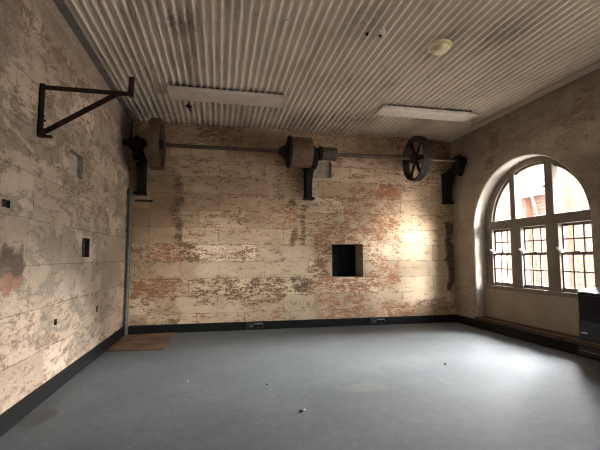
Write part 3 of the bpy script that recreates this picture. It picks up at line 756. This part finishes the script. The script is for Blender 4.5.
tag(obj('floor_board', prism(bmesh.new(), [(-1.17, 4.55), (-.585, 4.51), (-.545, 5.472), (-1.165, 5.42)], 'z', .0005, .010), M['wood'], bevel=.002),
    'worn brown plywood board covering the floor in the left back corner', 'board')

rr = random.Random(11)
def crumb(x, y, r, mat, label):
    bm = bmesh.new(); bmesh.ops.create_icosphere(bm, subdivisions=2, radius=r)
    for v in bm.verts: v.co *= rr.uniform(.75, 1.15); v.co.z *= .6
    mz = min(v.co.z for v in bm.verts)
    for v in bm.verts: v.co += Vector((x, y, .001 - mz))
    tag(obj('crumb', bm, M[mat]), label, 'debris', 'crumbs of grit on the carpet')
crumb(.536, 2.544, .011, 'crumb_dark', 'dark crumb on the bare near carpet beside a pale flake')
crumb(.562, 2.556, .010, 'crumb_light', 'pale flake beside the dark crumb on the near carpet')
crumb(-.231, 3.326, .010, 'crumb_light', 'pale flake on the dark left side of the carpet')
crumb(.384, 3.12, .010, 'crumb_dark', 'dark crumb on the mid carpet behind the pale flake pair')
crumb(1.519, 4.886, .014, 'crumb_light', 'pale flake on the carpet below the square niche')
crumb(2.074, 3.339, .013, 'crumb_dark', 'dark crumb on the pale carpet between stain and window')

# ---- yard outside --------------------------------------------------------------------------------
struct(obj('ground', boxes((XR + .31, 30, -20, 30, -.25, -.2)), M['paving']))
bd = thing('brick_building', 'pale brick building across the yard seen through the arched window', 'building', (8.0, 8.5, -.2))
obj('brick_wall', boxes((7.9, 8.3, 7.9, 14, -.2, 2.9), (7.9, 8.3, 5.8, 7.9, -.2, 3.3)), M['brick'], bd)
for y in (9.72, 8.62, 7.52, 6.42):
    obj('brick_pier', boxes((7.72, 7.9, y - .13, y + .13, -.2, 2.95)), M['brick_red'], bd)
obj('fascia', boxes((7.45, 7.6, 7.75, 14, 2.50, 2.66)), M['white_paint'], bd)
obj('awning_roof', prism(bmesh.new(), [(7.45, 2.66), (7.45, 2.70), (8.6, 3.15), (8.6, 3.1)], 'y', 7.75, 14), M['white_paint'], bd)
for y in (9.3, 8.3):
    bm = bmesh.new(); bar(bm, (7.9, y, 2.05), (7.5, y - .25, 2.52), .06, .06); obj('awning_brace', bm, M['grey_beam'], bd)
wv = obj('window', boxes((7.86, 7.91, 8.78, 9.55, 1.85, 2.32)), M['louvre'], bd)
for k in range(5): obj('glazing_bar', boxes((7.84, 7.865, 8.80 + k * .18, 8.825 + k * .18, 1.87, 2.30)), M['white_paint'], wv)

def outer_wall():
    bm = boxes((XR + .02, XR + .62, YF - 4, YB + 6, H + .06, 7.0), (XR + .32, XR + .62, YB, YB + 6, -.2, H + .06), (XR + .32, XR + .62, YF - 4, W2[0], -.2, H + .06), (XR + .32, XR + .62, W2[1], 2.9, -.2, H + .06), (XR + .32, XR + .62, W2[0], W2[1], -.2, W2[2]), (XR + .32, XR + .62, W2[0], W2[1], W2[3], H + .06))
    c = WIN[0]; O = outline(c, HW + .04, SPR, RISE + .04, .5)
    A = [bm.verts.new((XR + .62, y, z)) for y, z in O]
    B = [bm.verts.new((XR + .62, max(2.9, min(YB, c + (y - c) * 4)), H + .06)) for y, z in O[1:-1]]
    for k in range(len(B) - 1): bm.faces.new((A[k + 1], A[k + 2], B[k + 1], B[k]))
    e = [bm.verts.new((XR + .62, y, z)) for y, z in ((YB, .5), (2.9, .5))]
    bm.faces.new((A[0], A[1], B[0], e[0])); bm.faces.new((A[-1], e[1], B[-1], A[-2]))
    box(bm, XR + .32, XR + .62, 2.9, YB, -.2, .5)
    return bm
# outer face of our own building; unseen upper part added to shade the yard
struct(obj('wall_outer', outer_wall(), M['brick']))
# ---- light -----------------------------------------------------------------------------------------
w = bpy.data.worlds.new('hazy_sky'); S.world = w; w.use_nodes = True
nt = w.node_tree; nt.nodes.clear()
wo = nt.nodes.new('ShaderNodeOutputWorld'); bg = nt.nodes.new('ShaderNodeBackground')
sky = nt.nodes.new('ShaderNodeTexSky'); sky.sky_type = 'NISHITA'; sky.sun_disc = False
sky.sun_elevation = math.radians(38); sky.sun_rotation = math.radians(200); sky.air_density = 1.0; sky.dust_density = 3.0
mx = nt.nodes.new('ShaderNodeMix'); mx.data_type = 'RGBA'; mx.inputs[0].default_value = SKY_WHITE
mx.inputs[7].default_value = (SKY_LEVEL, SKY_LEVEL * 1.01, SKY_LEVEL * 1.03, 1)
nt.links.new(sky.outputs[0], mx.inputs[6]); nt.links.new(mx.outputs[2], bg.inputs[0])
bg.inputs[1].default_value = SKY_STRENGTH
nt.links.new(bg.outputs[0], wo.inputs[0])

def sun(name, d, strength, angle, col):
    L = bpy.data.lights.new(name, 'SUN'); L.energy = strength; L.angle = math.radians(angle); L.color = col
    o = bpy.data.objects.new(name, L); COL.objects.link(o)
    o.rotation_euler = Vector(d).to_track_quat('-Z', 'Y').to_euler(); o.location = (6, 0, 6); return o
sun('low_sun', (-1.15, 1.42, -.50), SUN_E, SUN_A, (1, .96, .90))
sun('veiled_sun', tuple(-q for q in HAZE_DIR), HAZE_SUN, HAZE_ANGLE, (1, 1, 1.02))

for c, sy, sz, cz in ((WIN[0], 1.8, 2.1, 1.25), ((W2[0] + W2[1]) / 2, W2[1] - W2[0], W2[3] - W2[2], (W2[2] + W2[3]) / 2)):      # daylight portals guide the sky sampling
    L = bpy.data.lights.new('window_portal', 'AREA'); L.shape = 'RECTANGLE'; L.size = sy; L.size_y = sz; L.cycles.is_portal = True
    o = bpy.data.objects.new('window_portal', L); COL.objects.link(o); o.location = (XR + .31, c, cz)
    o.rotation_euler = Vector((-1, 0, 0)).to_track_quat('-Z', 'Y').to_euler()

# ---- camera ------------------------------------------------------------------------------------------
cam = bpy.data.cameras.new('camera'); cam.sensor_width = 36; cam.lens = 386.1784 * 36 / 600; cam.clip_start = .01
co = bpy.data.objects.new('camera', cam); COL.objects.link(co)
R = ((0.9789552, -0.20407121, -0.00128458), (-0.01581386, -0.08213376, 0.99649584), (0.20346162, 0.97550448, 0.08363243))
m = Matrix(((R[0][0], R[1][0], -R[2][0], 0), (R[0][1], R[1][1], -R[2][1], 0), (R[0][2], R[1][2], -R[2][2], 1.0), (0, 0, 0, 1)))
co.matrix_world = m; S.camera = co

vs = S.view_settings; vs.view_transform = 'Standard'; vs.look = 'None'; vs.gamma = 1; vs.use_curve_mapping = False
vs.exposure = EXPOSURE
S.cycles.use_guiding = True; S.cycles.guiding_training_samples = 128; S.cycles.use_denoising = True; S.cycles.denoising_prefilter = 'ACCURATE'; S.cycles.filter_width = 1.1; S.cycles.max_bounces = 14; S.cycles.diffuse_bounces = 8; S.cycles.transparent_max_bounces = 16
S.cycles.sample_clamp_indirect = 4
